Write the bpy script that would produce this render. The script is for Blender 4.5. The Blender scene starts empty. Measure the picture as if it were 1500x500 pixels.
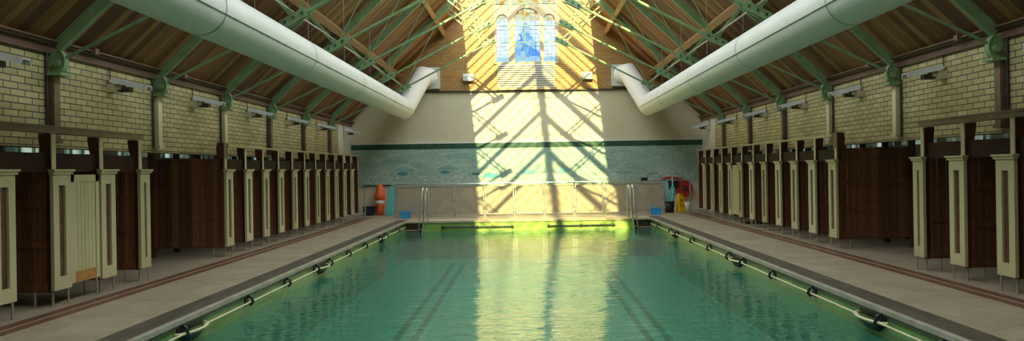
import bpy, bmesh, math, random
from mathutils import Vector, Matrix
random.seed(7)
C = bpy.context.scene.collection
PI = math.pi

# ------------------------------------------------------------------ dimensions (metres; camera at x=0, y=0)
XW = 6.53          # arcade wall, pool face
YF = 25.40         # end wall
CAMZ = 1.6
PX = 3.90          # pool half width
PY0, PY1 = 1.0, 21.62
WATER = -0.33
XC = 5.87          # front of the changing cubicles
XA = 8.0           # outer wall of the side aisles
SL = 0.945         # roof slope
BAY, T0 = 2.63, 9.34
def raf(x): return 3.29 + SL * (6.5 - abs(x))       # rafter centre line
def brd(x): return 3.47 + SL * (6.5 - abs(x))       # underside of the roof boards
SKX, SKY0, SKY1 = 2.42, 1.5, 25.38
LU = 0.85           # height of the boarded lantern sides                  # ridge glazing

# ------------------------------------------------------------------ node helpers
def new_mat(name):
    m = bpy.data.materials.new(name); m.use_nodes = True
    nt = m.node_tree
    for n in list(nt.nodes): nt.nodes.remove(n)
    return m, nt
def nd(nt, typ, ins=None, **props):
    n = nt.nodes.new(typ)
    for k, v in props.items(): setattr(n, k, v)
    for k, v in (ins or {}).items():
        s = n.inputs[k]
        if isinstance(v, bpy.types.NodeSocket): nt.links.new(v, s)
        elif isinstance(v, bpy.types.Node): nt.links.new(v.outputs[0], s)
        else: s.default_value = v
    return n
def col(c): return (c[0], c[1], c[2], 1.0)
def math_(nt, op, a, b=0.0, c=None):
    d = {0: a, 1: b}
    if c is not None: d[2] = c
    return nd(nt, 'ShaderNodeMath', d, operation=op).outputs[0]
def pos(nt): return nd(nt, 'ShaderNodeNewGeometry').outputs['Position']
def mapped(nt, scale, loc=(0, 0, 0), src=None):
    return nd(nt, 'ShaderNodeMapping', {'Vector': src or pos(nt), 'Scale': scale, 'Location': loc}).outputs[0]
def noise(nt, vec, scale, detail=4, rough=0.55, dist=0.0):
    return nd(nt, 'ShaderNodeTexNoise', {'Vector': vec, 'Scale': scale, 'Detail': detail, 'Roughness': rough, 'Distortion': dist}).outputs[0]
def ramp(nt, fac, stops):
    r = nd(nt, 'ShaderNodeValToRGB', {'Fac': fac})
    e = r.color_ramp.elements
    while len(e) < len(stops): e.new(0.5)
    for el, (p, c) in zip(e, stops):
        el.position = p; el.color = col(c)
    return r.outputs[0]
def mixc(nt, fac, a, b, bt='MIX'):
    n = nt.nodes.new('ShaderNodeMix'); n.data_type = 'RGBA'; n.blend_type = bt
    for s, v in ((n.inputs[0], fac), (n.inputs[6], a), (n.inputs[7], b)):
        if isinstance(v, bpy.types.NodeSocket): nt.links.new(v, s)
        else: s.default_value = col(v) if isinstance(v, tuple) and len(v) == 3 else v
    return n.outputs[2]
def finish(nt, base, rough=0.6, metal=0.0, bump=None, bstr=0.3, bdist=0.01, spec=0.5):
    p = nd(nt, 'ShaderNodeBsdfPrincipled', {'Roughness': rough, 'Metallic': metal, 'Specular IOR Level': spec})
    if isinstance(base, bpy.types.NodeSocket): nt.links.new(base, p.inputs['Base Color'])
    else: p.inputs['Base Color'].default_value = col(base)
    if bump is not None:
        b = nd(nt, 'ShaderNodeBump', {'Height': bump, 'Strength': bstr, 'Distance': bdist})
        nt.links.new(b.outputs[0], p.inputs['Normal'])
    o = nd(nt, 'ShaderNodeOutputMaterial'); nt.links.new(p.outputs[0], o.inputs[0])
def plain(name, c, rough=0.55, metal=0.0, var=0.18, scale=6.0, spec=0.5):
    m, nt = new_mat(name)
    n = noise(nt, pos(nt), scale, 5)
    lo = tuple(v * (1 - var) for v in c); hi = tuple(min(1, v * (1 + var)) for v in c)
    finish(nt, ramp(nt, n, [(0.3, lo), (0.7, hi)]), rough, metal, spec=spec)
    return m
def brick(name, c1, c2, mortar, along='Y', bw=0.215, bh=0.073, ms=0.009, stain=0.5):
    m, nt = new_mat(name)
    sx = nd(nt, 'ShaderNodeSeparateXYZ', {0: pos(nt)})
    v = nd(nt, 'ShaderNodeCombineXYZ', {0: sx.outputs[1 if along == 'Y' else 0], 1: sx.outputs[2]}).outputs[0]
    b = nd(nt, 'ShaderNodeTexBrick', {'Vector': v, 'Color1': col(c1), 'Color2': col(c2), 'Mortar': col(mortar),
        'Scale': 1.0, 'Mortar Size': ms, 'Mortar Smooth': 0.15, 'Bias': 0.0, 'Brick Width': bw, 'Row Height': bh})
    n = noise(nt, mapped(nt, (1, 0.8, 1.5)), 1.7, 6, 0.6)
    dirt = ramp(nt, n, [(0.35, (0.62, 0.56, 0.45)), (0.62, (1, 1, 1))])
    n2 = noise(nt, pos(nt), 60, 2)
    c = mixc(nt, stain, b.outputs[0], dirt, 'MULTIPLY')
    c = mixc(nt, 0.35, c, ramp(nt, n2, [(0.3, (0.6, 0.6, 0.6)), (0.7, (1, 1, 1))]), 'MULTIPLY')
    inv = math_(nt, 'SUBTRACT', 1.0, b.outputs[1])
    finish(nt, c, 0.5, 0, inv, 0.5, 0.008)
    return m
def wood(name, dark, mid, light, axis='Y', board=0.14, rough=0.6, grain=(1, 14, 1), gap=0.0, spec=0.4):
    """boards laid side by side along `axis` (each board its own tone), grain along the other directions"""
    m, nt = new_mat(name)
    sx = nd(nt, 'ShaderNodeSeparateXYZ', {0: pos(nt)})
    t = math_(nt, 'DIVIDE', sx.outputs['XYZ'.index(axis)], board)
    fl = math_(nt, 'FLOOR', t)
    fr = math_(nt, 'FRACT', t)
    wn = nd(nt, 'ShaderNodeTexWhiteNoise', {'W': fl}, noise_dimensions='1D').outputs[0]
    g = noise(nt, mapped(nt, grain), 3.0, 6, 0.65)
    f = math_(nt, 'ADD', math_(nt, 'MULTIPLY', wn, 0.55), math_(nt, 'MULTIPLY', g, 0.55))
    c = ramp(nt, f, [(0.22, dark), (0.52, mid), (0.85, light)])
    e = math_(nt, 'ABSOLUTE', math_(nt, 'SUBTRACT', fr, 0.5))
    edge = math_(nt, 'GREATER_THAN', e, 0.46)
    c = mixc(nt, math_(nt, 'MULTIPLY', edge, gap), c, tuple(v * 0.25 for v in dark))
    finish(nt, c, rough, 0, g, 0.15, 0.004, spec)
    return m

M = {}
M['brick'] = brick('cream_glazed_brick', (0.68, 0.56, 0.28), (0.52, 0.42, 0.20), (0.09, 0.07, 0.045), 'Y', 0.25, 0.088, 0.008, 0.45)
M['brick_end'] = brick('ochre_brick', (0.58, 0.315, 0.095), (0.45, 0.24, 0.07), (0.17, 0.10, 0.055), 'X', 0.225, 0.075, 0.007, 0.35)
M['cream'] = plain('cream_plaster', (0.66, 0.58, 0.41), 0.6, 0, 0.06, 1.6)
M['white_wall'] = plain('white_painted_wall', (0.70, 0.68, 0.60), 0.5, 0, 0.06, 2)
M['lower_wall'] = plain('pale_lower_wall', (0.66, 0.58, 0.42), 0.45, 0, 0.08, 2)
M['roof'] = wood('roof_boarding', (0.07, 0.027, 0.009), (0.215, 0.085, 0.025), (0.40, 0.185, 0.055), 'Y', 0.155, 0.55, (0.5, 9, 0.5), 0.6)
M['plate_wood'] = wood('wall_plate_timber', (0.10, 0.05, 0.035), (0.17, 0.085, 0.055), (0.25, 0.13, 0.09), 'Z', 0.3, 0.6, (6, 0.6, 6))
M['purlin'] = wood('purlin_timber', (0.30, 0.16, 0.06), (0.46, 0.27, 0.11), (0.60, 0.38, 0.18), 'X', 0.5, 0.6, (6, 0.7, 6))
M['green'] = plain('green_painted_iron', (0.21, 0.33, 0.155), 0.38, 0, 0.2, 5)
M['green_dark'] = plain('dark_green_bolt', (0.03, 0.09, 0.045), 0.4, 0, 0.2, 5)
M['duct'] = plain('pale_green_duct_fabric', (0.77, 0.77, 0.72), 0.5, 0, 0.04, 1.2, 0.4)
M['seam'] = plain('duct_seam', (0.26, 0.36, 0.27), 0.6, 0, 0.1, 10)
M['brown'] = wood('dark_red_brown_stained_wood', (0.085, 0.033, 0.015), (0.17, 0.068, 0.03), (0.27, 0.115, 0.05), 'X', 0.13, 0.4, (22, 22, 1.1), 0.5)
M['brown_front'] = wood('dark_brown_front_wood', (0.04, 0.012, 0.008), (0.085, 0.028, 0.014), (0.13, 0.048, 0.022), 'Y', 0.3, 0.4, (22, 22, 1.1))
M['header'] = wood('darker_brown_wood', (0.018, 0.007, 0.005), (0.034, 0.013, 0.008), (0.055, 0.02, 0.012), 'Y', 0.3, 0.6, (22, 22, 1.1), spec=0.12)  # much darker and duller than the other cubicle fronts
M['paint'] = wood('worn_cream_paint', (0.34, 0.30, 0.145), (0.48, 0.43, 0.235), (0.58, 0.53, 0.32), 'Y', 0.9, 0.45, (14, 14, 0.9))
M['slot'] = plain('brown_recess_panel', (0.12, 0.055, 0.025), 0.45, 0, 0.3, 8)
M['ochre_wood'] = plain('bare_orange_wood', (0.42, 0.20, 0.055), 0.5, 0, 0.2, 12)
M['rail_wood'] = plain('varnished_top_rail', (0.62, 0.52, 0.34), 0.3, 0, 0.15, 6)
M['rail_dark'] = plain('brown_top_rail', (0.20, 0.13, 0.085), 0.35, 0, 0.2, 6)
M['steel'] = plain('brushed_steel', (0.62, 0.62, 0.60), 0.28, 0.9, 0.08, 8)
M['leg'] = plain('grey_metal_leg', (0.40, 0.37, 0.33), 0.35, 0.5, 0.1, 8)
M['rust'] = plain('dull_brown_column_paint', (0.20, 0.12, 0.07), 0.5, 0, 0.2, 8)
M['cream_col'] = plain('cream_column_paint', (0.74, 0.64, 0.40), 0.45, 0, 0.08, 8)
M['black'] = plain('black_rubber', (0.012, 0.014, 0.014), 0.4, 0, 0.2, 8)
M['navy'] = plain('dark_navy_plastic', (0.013, 0.016, 0.024), 0.5, 0, 0.2, 8)
M['lamp_white'] = plain('white_enamel', (0.74, 0.76, 0.74), 0.3, 0, 0.05, 8)
M['lamp_cream'] = plain('cream_plastic', (0.62, 0.55, 0.38), 0.4, 0, 0.08, 8)
M['lamp_dark'] = plain('dark_lamp_gear', (0.05, 0.043, 0.035), 0.45, 0, 0.2, 8)
M['rope'] = plain('cream_plastic_pipe', (0.66, 0.58, 0.34), 0.4, 0, 0.1, 8)
M['orange'] = plain('orange_vinyl', (0.80, 0.135, 0.025), 0.4, 0, 0.12, 6)
M['teal'] = plain('teal_foam', (0.10, 0.50, 0.47), 0.6, 0, 0.1, 6)
M['teal_pale'] = plain('pale_teal_foam', (0.27, 0.60, 0.55), 0.6, 0, 0.1, 6)
M['blue'] = plain('bright_blue_plastic', (0.035, 0.32, 0.68), 0.35, 0, 0.1, 6)
M['red'] = plain('red_enamel', (0.42, 0.03, 0.03), 0.35, 0, 0.12, 6)
M['yellow'] = plain('yellow_plastic', (0.86, 0.50, 0.01), 0.35, 0, 0.06, 6)
M['white'] = plain('white_plastic', (0.78, 0.77, 0.72), 0.4, 0, 0.05, 6)
M['board'] = plain('off_white_slats', (0.40, 0.36, 0.28), 0.55, 0, 0.06, 6)
M['grey_board'] = plain('grey_white_sheet', (0.56, 0.57, 0.50), 0.5, 0, 0.05, 3)
M['stone'] = plain('window_stone', (0.46, 0.33, 0.19), 0.7, 0, 0.15, 5)
M['lead'] = plain('window_lead', (0.10, 0.10, 0.10), 0.5, 0.3, 0.1, 8)
M['ledge'] = plain('black_ledge', (0.025, 0.022, 0.018), 0.5, 0, 0.2, 5)
M['band'] = brick('dark_green_tile_band', (0.012, 0.075, 0.042), (0.02, 0.11, 0.06), (0.02, 0.04, 0.025), 'X', 0.10, 0.19, 0.006, 0.2)
M['panel'] = plain('beige_barrier_panel', (0.40, 0.34, 0.24), 0.55, 0, 0.12, 3.2)
M['glazing_bar'] = plain('white_glazing_bar', (0.55, 0.55, 0.48), 0.5, 0, 0.05, 4)
M['stone_tread'] = plain('brown_step_tile', (0.20, 0.13, 0.08), 0.4, 0, 0.2, 6)

def deck_mat():
    m, nt = new_mat('beige_deck_tile')
    sx = nd(nt, 'ShaderNodeSeparateXYZ', {0: pos(nt)})
    v = nd(nt, 'ShaderNodeCombineXYZ', {0: sx.outputs[0], 1: sx.outputs[1]}).outputs[0]
    b = nd(nt, 'ShaderNodeTexBrick', {'Vector': v, 'Color1': col((0.43, 0.355, 0.25)), 'Color2': col((0.39, 0.32, 0.225)),
        'Mortar': col((0.33, 0.27, 0.19)), 'Scale': 1.0, 'Mortar Size': 0.006, 'Brick Width': 0.15, 'Row Height': 0.15}, offset=0.0)
    n = noise(nt, pos(nt), 1.3, 7, 0.65)
    n2 = noise(nt, pos(nt), 25, 3, 0.6)
    c = mixc(nt, 0.8, b.outputs[0], ramp(nt, n, [(0.3, (0.72, 0.68, 0.62)), (0.65, (1, 1, 1))]), 'MULTIPLY')
    c = mixc(nt, 0.5, c, ramp(nt, n2, [(0.3, (0.75, 0.73, 0.7)), (0.7, (1, 1, 1))]), 'MULTIPLY')
    r = ramp(nt, n, [(0.3, (0.55, 0.55, 0.55)), (0.7, (0.38, 0.38, 0.38))])
    finish(nt, c, r, 0, n2, 0.1, 0.002)
    return m
M['deck'] = deck_mat()
def coping_mat():
    m, nt = new_mat('dark_slate_coping')
    n = noise(nt, mapped(nt, (3, 1, 1)), 2.2, 6, 0.6)
    c = ramp(nt, n, [(0.3, (0.055, 0.043, 0.032)), (0.7, (0.125, 0.105, 0.08))])
    finish(nt, c, 0.45, 0, n, 0.2, 0.004)
    return m
M['coping'] = coping_mat()
M['nosing'] = plain('grey_coping_nosing', (0.32, 0.29, 0.22), 0.45, 0, 0.2, 4)
M['far_coping'] = plain('beige_end_coping', (0.50, 0.40, 0.26), 0.5, 0, 0.15, 4)
M['red_tile'] = plain('dull_red_tile', (0.15, 0.062, 0.036), 0.45, 0, 0.25, 7)

def pool_tile(name, a, b, grout, sc=0.15, algae=None):
    m, nt = new_mat(name)
    sx = nd(nt, 'ShaderNodeSeparateXYZ', {0: pos(nt)})
    u = math_(nt, 'ADD', sx.outputs[0], sx.outputs[1])
    v = nd(nt, 'ShaderNodeCombineXYZ', {0: u, 1: sx.outputs[2]}).outputs[0]
    t = nd(nt, 'ShaderNodeTexBrick', {'Vector': v, 'Color1': col(a), 'Color2': col(b), 'Mortar': col(grout),
        'Scale': 1.0, 'Mortar Size': 0.006, 'Brick Width': sc, 'Row Height': sc * 0.75})
    n = noise(nt, mapped(nt, (1.2, 1.2, 5)), 1.6, 6, 0.65)
    c = t.outputs[0]
    if algae: c = mixc(nt, ramp(nt, n, [(0.35, (0, 0, 0)), (0.65, (0.9, 0.9, 0.9))]), c, algae)
    finish(nt, c, 0.3)
    return m
M['pool_wall'] = pool_tile('green_stained_pool_tile', (0.30, 0.46, 0.17), (0.24, 0.40, 0.15), (0.16, 0.24, 0.09), 0.15, (0.13, 0.26, 0.08))
M['pool_end'] = pool_tile('lime_pool_tile', (0.44, 0.56, 0.15), (0.36, 0.50, 0.13), (0.22, 0.30, 0.08), 0.15, (0.18, 0.36, 0.07))
M['pool_floor'] = plain('pale_pool_floor', (0.50, 0.66, 0.58), 0.5, 0, 0.07, 0.9)
M['lane'] = plain('dark_green_lane_tile', (0.012, 0.11, 0.05), 0.4, 0, 0.15, 4)

def water_mat():
    m, nt = new_mat('pool_water')
    p = pos(nt)
    n1 = noise(nt, mapped(nt, (0.7, 1.6, 1.0)), 1.5, 3, 0.5, 0.6)
    n2 = noise(nt, mapped(nt, (0.8, 2.0, 1.0), (4, 2, 0)), 4.2, 2, 0.5, 0.8)
    h = math_(nt, 'ADD', math_(nt, 'MULTIPLY', n1, 0.8), math_(nt, 'MULTIPLY', n2, 0.36))
    b = nd(nt, 'ShaderNodeBump', {'Height': h, 'Strength': 1.0, 'Distance': 0.017})
    f = nd(nt, 'ShaderNodeFresnel', {'IOR': 1.85, 'Normal': b.outputs[0]}).outputs[0]
    tr = nd(nt, 'ShaderNodeBsdfTransparent', {'Color': col((0.30, 0.80, 0.60))})
    df = nd(nt, 'ShaderNodeBsdfDiffuse', {'Color': col((0.11, 0.40, 0.30))})
    body = nd(nt, 'ShaderNodeMixShader', {0: 0.26}); nt.links.new(tr.outputs[0], body.inputs[1]); nt.links.new(df.outputs[0], body.inputs[2])
    gl = nd(nt, 'ShaderNodeBsdfGlossy', {'Color': col((0.95, 1.0, 0.96)), 'Roughness': 0.015, 'Normal': b.outputs[0]})
    mx = nd(nt, 'ShaderNodeMixShader', {0: f}); nt.links.new(body.outputs[0], mx.inputs[1]); nt.links.new(gl.outputs[0], mx.inputs[2])
    o = nd(nt, 'ShaderNodeOutputMaterial'); nt.links.new(mx.outputs[0], o.inputs[0])
    return m
M['water'] = water_mat()

def glass_mat(name, colour_fn):
    m, nt = new_mat(name)
    c = colour_fn(nt)
    tr = nd(nt, 'ShaderNodeBsdfTransparent')
    if isinstance(c, bpy.types.NodeSocket): nt.links.new(c, tr.inputs[0])
    else: tr.inputs[0].default_value = col(c)
    gl = nd(nt, 'ShaderNodeBsdfGlossy', {'Roughness': 0.05})
    mx = nd(nt, 'ShaderNodeMixShader', {0: 0.04}); nt.links.new(tr.outputs[0], mx.inputs[1]); nt.links.new(gl.outputs[0], mx.inputs[2])
    o = nd(nt, 'ShaderNodeOutputMaterial'); nt.links.new(mx.outputs[0], o.inputs[0])
    return m
M['roof_glass'] = glass_mat('clear_roof_glass', lambda nt: (0.93, 0.95, 0.93))
def frosted():  # diffusing glass for the added glazing behind the view
    m, nt = new_mat('added_frosted_glass')
    tl = nd(nt, 'ShaderNodeBsdfTranslucent', {'Color': col((0.28, 0.275, 0.25))})
    o = nd(nt, 'ShaderNodeOutputMaterial'); nt.links.new(tl.outputs[0], o.inputs[0]); return m
M['frosted'] = frosted()
M['aisle_glass'] = glass_mat('grey_green_window_glass', lambda nt: ramp(nt, noise(nt, mapped(nt, (1, 1.1, 0.1)), 1.6, 2), [(0.42, (0.07, 0.09, 0.08)), (0.60, (0.27, 0.30, 0.26))]))

def stained(nt):
    sx = nd(nt, 'ShaderNodeSeparateXYZ', {0: pos(nt)})
    x, z = sx.outputs[0], sx.outputs[2]
    n = noise(nt, mapped(nt, (1, 1, 1)), 2.6, 3, 0.5, 1.6)
    nv = nd(nt, 'ShaderNodeTexVoronoi', {'Vector': mapped(nt, (1, 1, 0.7)), 'Scale': 5.5}).outputs[1]
    # blue hill rising to the middle of the centre light
    ax = math_(nt, 'ABSOLUTE', math_(nt, 'SUBTRACT', x, 0.03))
    hill = math_(nt, 'SUBTRACT', math_(nt, 'SUBTRACT', 7.22, math_(nt, 'MULTIPLY', ax, 2.3)), z)
    hill = math_(nt, 'ADD', hill, math_(nt, 'MULTIPLY', math_(nt, 'SUBTRACT', n, 0.5), 1.5))
    k = ramp(nt, hill, [(0.0, (0, 0, 0)), (0.10, (1, 1, 1))])
    white = ramp(nt, n, [(0.3, (0.115, 0.145, 0.165)), (0.6, (0.165, 0.175, 0.175))])
    blue = ramp(nt, nd(nt, 'ShaderNodeSeparateColor', {0: nv}).outputs[0], [(0.1, (0.010, 0.052, 0.15)), (0.45, (0.030, 0.088, 0.15)), (0.9, (0.09, 0.13, 0.16))])
    c = mixc(nt, k, white, blue)
    low = math_(nt, 'LESS_THAN', z, math_(nt, 'ADD', 5.70, math_(nt, 'MULTIPLY', n, 0.22)))
    c = mixc(nt, low, c, (0.07, 0.125, 0.15))
    fl = nd(nt, 'ShaderNodeTexVoronoi', {'Vector': mapped(nt, (1, 0.01, 1)), 'Scale': 4.3}).outputs[0]
    flower = ramp(nt, fl, [(0.22, (0.14, 0.062, 0.006)), (0.40, (0.15, 0.095, 0.02)), (0.52, (0.14, 0.135, 0.09))])
    top = math_(nt, 'GREATER_THAN', z, 7.16)
    c = mixc(nt, top, c, flower)
    return nd(nt, 'ShaderNodeGamma', {'Color': c, 'Gamma': 0.5}).outputs[0]      # light crosses both faces of a pane
M['stained'] = glass_mat('stained_glass_blue_and_gold', stained)

def mural_mat():
    m, nt = new_mat('teal_wave_mosaic')  # tesserae
    p = pos(nt)
    sx = nd(nt, 'ShaderNodeSeparateXYZ', {0: p})
    x, z = sx.outputs[0], sx.outputs[2]
    n = noise(nt, mapped(nt, (0.8, 1, 2.2)), 1.6, 5, 0.6, 0.7)
    base = ramp(nt, n, [(0.3, (0.22, 0.37, 0.31)), (0.5, (0.31, 0.47, 0.40)), (0.72, (0.40, 0.55, 0.48))])
    w = noise(nt, mapped(nt, (1.0, 1, 2.4), (3, 0, 1)), 3.2, 4, 0.55, 1.4)
    line = ramp(nt, w, [(0.47, (0, 0, 0)), (0.50, (1, 1, 1)), (0.53, (0, 0, 0))])
    big = noise(nt, mapped(nt, (1, 1, 1.4), (9, 0, 4)), 0.9, 3)
    gate = ramp(nt, big, [(0.36, (0.25, 0.25, 0.25)), (0.6, (0.9, 0.9, 0.9))])
    lw = mixc(nt, 1.0, line, gate, 'MULTIPLY')
    c = mixc(nt, lw, base, (0.62, 0.68, 0.58))
    foam = noise(nt, mapped(nt, (1.3, 1, 3.5), (1, 0, 7)), 4.5, 4, 0.6, 0.8)
    band = math_(nt, 'LESS_THAN', math_(nt, 'ABSOLUTE', math_(nt, 'SUBTRACT', z, 1.28)), 0.14)
    fm = math_(nt, 'MULTIPLY', math_(nt, 'GREATER_THAN', foam, 0.585), band)
    c = mixc(nt, math_(nt, 'MULTIPLY', fm, 0.8), c, (0.70, 0.73, 0.64))
    for cx, cz, rx, rz, tone in ((-4.62, 1.50, 0.20, 0.075, (0.02, 0.21, 0.22)), (-3.05, 1.53, 0.17, 0.06, (0.02, 0.22, 0.22)),
                                 (-1.92, 1.45, 0.17, 0.05, (0.01, 0.15, 0.17)), (-1.35, 1.38, 0.30, 0.10, (0.06, 0.42, 0.46)),
                                 (0.05, 1.50, 0.33, 0.10, (0.17, 0.46, 0.46)), (1.35, 1.52, 0.22, 0.12, (0.2, 0.47, 0.45)),
                                 (3.6, 1.42, 0.34, 0.07, (0.2, 0.38, 0.33)), (-4.9, 1.95, 0.5, 0.10, (0.22, 0.40, 0.34)), (-2.6, 2.12, 0.45, 0.10, (0.23, 0.42, 0.37))):
        dx = math_(nt, 'DIVIDE', math_(nt, 'SUBTRACT', x, cx), rx)
        dz = math_(nt, 'DIVIDE', math_(nt, 'SUBTRACT', z, cz), rz)
        r2 = math_(nt, 'ADD', math_(nt, 'MULTIPLY', dx, dx), math_(nt, 'MULTIPLY', dz, dz))
        c = mixc(nt, math_(nt, 'MULTIPLY', math_(nt, 'LESS_THAN', math_(nt, 'ADD', r2, math_(nt, 'MULTIPLY', w, 0.7)), 1.35), 0.85), c, tone)
    for cx, cz in ((-4.55, 1.50), (-2.95, 1.53)):
        dx = math_(nt, 'SUBTRACT', x, cx); dz = math_(nt, 'MULTIPLY', math_(nt, 'SUBTRACT', z, cz), 1.7)
        d = math_(nt, 'SQRT', math_(nt, 'ADD', math_(nt, 'MULTIPLY', dx, dx), math_(nt, 'MULTIPLY', dz, dz)))
        up = math_(nt, 'GREATER_THAN', dz, 0.16)
        ins = math_(nt, 'MULTIPLY', math_(nt, 'LESS_THAN', d, 0.46), up)
        ring = math_(nt, 'MULTIPLY', math_(nt, 'LESS_THAN', math_(nt, 'ABSOLUTE', math_(nt, 'SUBTRACT', d, 0.48)), 0.035), up)
        c = mixc(nt, math_(nt, 'MULTIPLY', ins, 0.6), c, (0.13, 0.38, 0.37))
        c = mixc(nt, math_(nt, 'MULTIPLY', ring, 0.6), c, (0.55, 0.66, 0.58))
    tz = nd(nt, 'ShaderNodeTexVoronoi', {'Vector': mapped(nt, (1, 0.01, 1)), 'Scale': 16.0}).outputs[1]
    tv = nd(nt, 'ShaderNodeSeparateColor', {0: tz}).outputs[0]
    c = mixc(nt, 0.30, c, ramp(nt, tv, [(0.1, (0.55, 0.6, 0.58)), (0.6, (1, 1, 1)), (0.95, (1.0, 1.0, 0.95))]), 'MULTIPLY')
    finish(nt, c, 0.4)
    return m
M['mural'] = mural_mat()

# ------------------------------------------------------------------ mesh helpers
class MB:
    def __init__(s): s.v = []; s.f = []; s.mi = []; s.cur = 0; s.sm = []
    def add(s, vs, fs, smooth=False):
        o = len(s.v); s.v += [tuple(v) for v in vs]
        s.f += [tuple(i + o for i in f) for f in fs]; s.mi += [s.cur] * len(fs); s.sm += [smooth] * len(fs)
    def box(s, x0, x1, y0, y1, z0, z1):
        s.add([(x0,y0,z0),(x1,y0,z0),(x1,y1,z0),(x0,y1,z0),(x0,y0,z1),(x1,y0,z1),(x1,y1,z1),(x0,y1,z1)],
              [(0,3,2,1),(4,5,6,7),(0,1,5,4),(1,2,6,5),(2,3,7,6),(3,0,4,7)])
        return s
    def bar(s, a, b, w, d, up=(0, 1, 0)):
        """rectangular bar a->b, w across (perpendicular to up), d along up"""
        a, b = Vector(a), Vector(b); t = (b - a).normalized(); u = Vector(up)
        u = (u - t * u.dot(t)).normalized(); n = t.cross(u)
        vs = []
        for p in (a, b):
            for i, j in ((-1,-1),(1,-1),(1,1),(-1,1)): vs.append(p + n * (w/2*i) + u * (d/2*j))
        s.add(vs, [(0,1,2,3),(7,6,5,4),(0,4,5,1),(1,5,6,2),(2,6,7,3),(3,7,4,0)])
        return s
    def tube(s, pts, r, n=10, cap=True):
        pts = [Vector(p) for p in pts]; rs = r if isinstance(r, (list, tuple)) else [r] * len(pts)
        rings = []; ref = None
        for i, p in enumerate(pts):
            if i == 0: t = pts[1] - p
            elif i == len(pts) - 1: t = p - pts[i-1]
            else: t = (pts[i+1] - p).normalized() + (p - pts[i-1]).normalized()
            t.normalize()
            if ref is None: ref = Vector((0,0,1)) if abs(t.z) < 0.9 else Vector((1,0,0))
            u = (ref - t * ref.dot(t)).normalized(); w = t.cross(u); ref = u
            sc = 1.0
            if 0 < i < len(pts) - 1:
                ca = (pts[i+1]-p).normalized().dot((p-pts[i-1]).normalized()); sc = 1 / max(0.5, math.sqrt((1 + ca) / 2))
                ax = (pts[i+1]-p).cross(p-pts[i-1])
                bend = t.cross(ax).normalized() if ax.length > 1e-6 else None
            ring = []
            for k in range(n):
                a = 2*PI*k/n; q = (u*math.cos(a) + w*math.sin(a)) * rs[i]
                if sc > 1.0001 and bend is not None: q += bend * q.dot(bend) * (sc - 1)
                ring.append(p + q)
            rings.append(ring)
        vs = [v for r_ in rings for v in r_]; fs = []
        for i in range(len(pts)-1):
            for k in range(n): fs.append((i*n+k, i*n+(k+1)%n, (i+1)*n+(k+1)%n, (i+1)*n+k))
        s.add(vs, fs, True)
        if cap:
            s.add(rings[0], [tuple(range(n))[::-1]]); s.add(rings[-1], [tuple(range(n))])
        return s
    def lathe(s, prof, c=(0,0,0), axis='Z', n=20):
        vs = []; 
        for r, h in prof:
            for k in range(n):
                a = 2*PI*k/n; q = (r*math.cos(a), r*math.sin(a), h)
                if axis == 'Y': q = (q[0], q[2], q[1])
                if axis == 'X': q = (q[2], q[0], q[1])
                vs.append((c[0]+q[0], c[1]+q[1], c[2]+q[2]))
        fs = []
        for i in range(len(prof)-1):
            for k in range(n): fs.append((i*n+k, i*n+(k+1)%n, (i+1)*n+(k+1)%n, (i+1)*n+k))
        s.add(vs, fs, True)
        s.add([vs[k] for k in range(n)], [tuple(range(n))]); s.add(vs[-n:], [tuple(range(n))])
        return s
    def prism(s, poly, a0, a1, plane='XZ'):
        """extrude a 2-D outline between a0 and a1 along the plane's normal"""
        n = len(poly)
        def P(u, v, a): return {'XZ': (u, a, v), 'YZ': (a, u, v), 'XY': (u, v, a)}[plane]
        vs = [P(u, v, a0) for u, v in poly] + [P(u, v, a1) for u, v in poly]
        fs = [tuple(range(n)), tuple(range(2*n-1, n-1, -1))] + [(i, i+n, (i+1)%n+n, (i+1)%n) for i in range(n)]
        s.add(vs, fs); return s
    def frame(s, x0, x1, z0, z1, w, y0, y1):
        s.box(x0, x0+w, y0, y1, z0, z1); s.box(x1-w, x1, y0, y1, z0, z1)
        s.box(x0+w, x1-w, y0, y1, z0, z0+w); s.box(x0+w, x1-w, y0, y1, z1-w, z1); return s
    def mirror(s):
        s.v = [(-x, y, z) for x, y, z in s.v]; return s
    def build(s, name, mat, parent=None, loc=None, bevel=0.0):
        me = bpy.data.meshes.new(name); me.from_pydata([tuple(v) for v in s.v], [], s.f)
        mats = mat if isinstance(mat, (list, tuple)) else [mat]
        for m in mats: me.materials.append(m)
        for p, i, sm in zip(me.polygons, s.mi, s.sm): p.material_index = min(i, len(mats)-1); p.use_smooth = sm
        bm = bmesh.new(); bm.from_mesh(me); keep = name == 'water'
        if bevel > 0:
            bmesh.ops.remove_doubles(bm, verts=bm.verts, dist=1e-5)
            bmesh.ops.bevel(bm, geom=list(bm.edges), offset=bevel, segments=2, affect='EDGES', profile=0.5)
        if not keep: bmesh.ops.recalc_face_normals(bm, faces=bm.faces)
        bm.to_mesh(me); bm.free()
        o = bpy.data.objects.new(name, me); C.objects.link(o)
        if parent is not None: o.parent = parent
        if loc is not None: o.location = loc
        return o
def tag(o, label=None, cat=None, group=None, kind=None):
    if label: o['label'] = label
    if cat: o['category'] = cat
    if group: o['group'] = group
    if kind: o['kind'] = kind
    return o
def empty(name, loc, label, cat, group=None, rz=0.0, kind=None):
    o = bpy.data.objects.new(name, None); C.objects.link(o); o.location = loc; o.rotation_euler = (0, 0, rz)
    o.empty_display_size = 0.1
    return tag(o, label, cat, group, kind)
def dup(root, loc, label):
    r = root.copy(); C.objects.link(r); r.location = loc; r['label'] = label
    for ch in list(root.children):
        c = ch.copy(); C.objects.link(c); c.parent = r
        for g in list(ch.children):
            d = g.copy(); C.objects.link(d); d.parent = c
    return r
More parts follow.
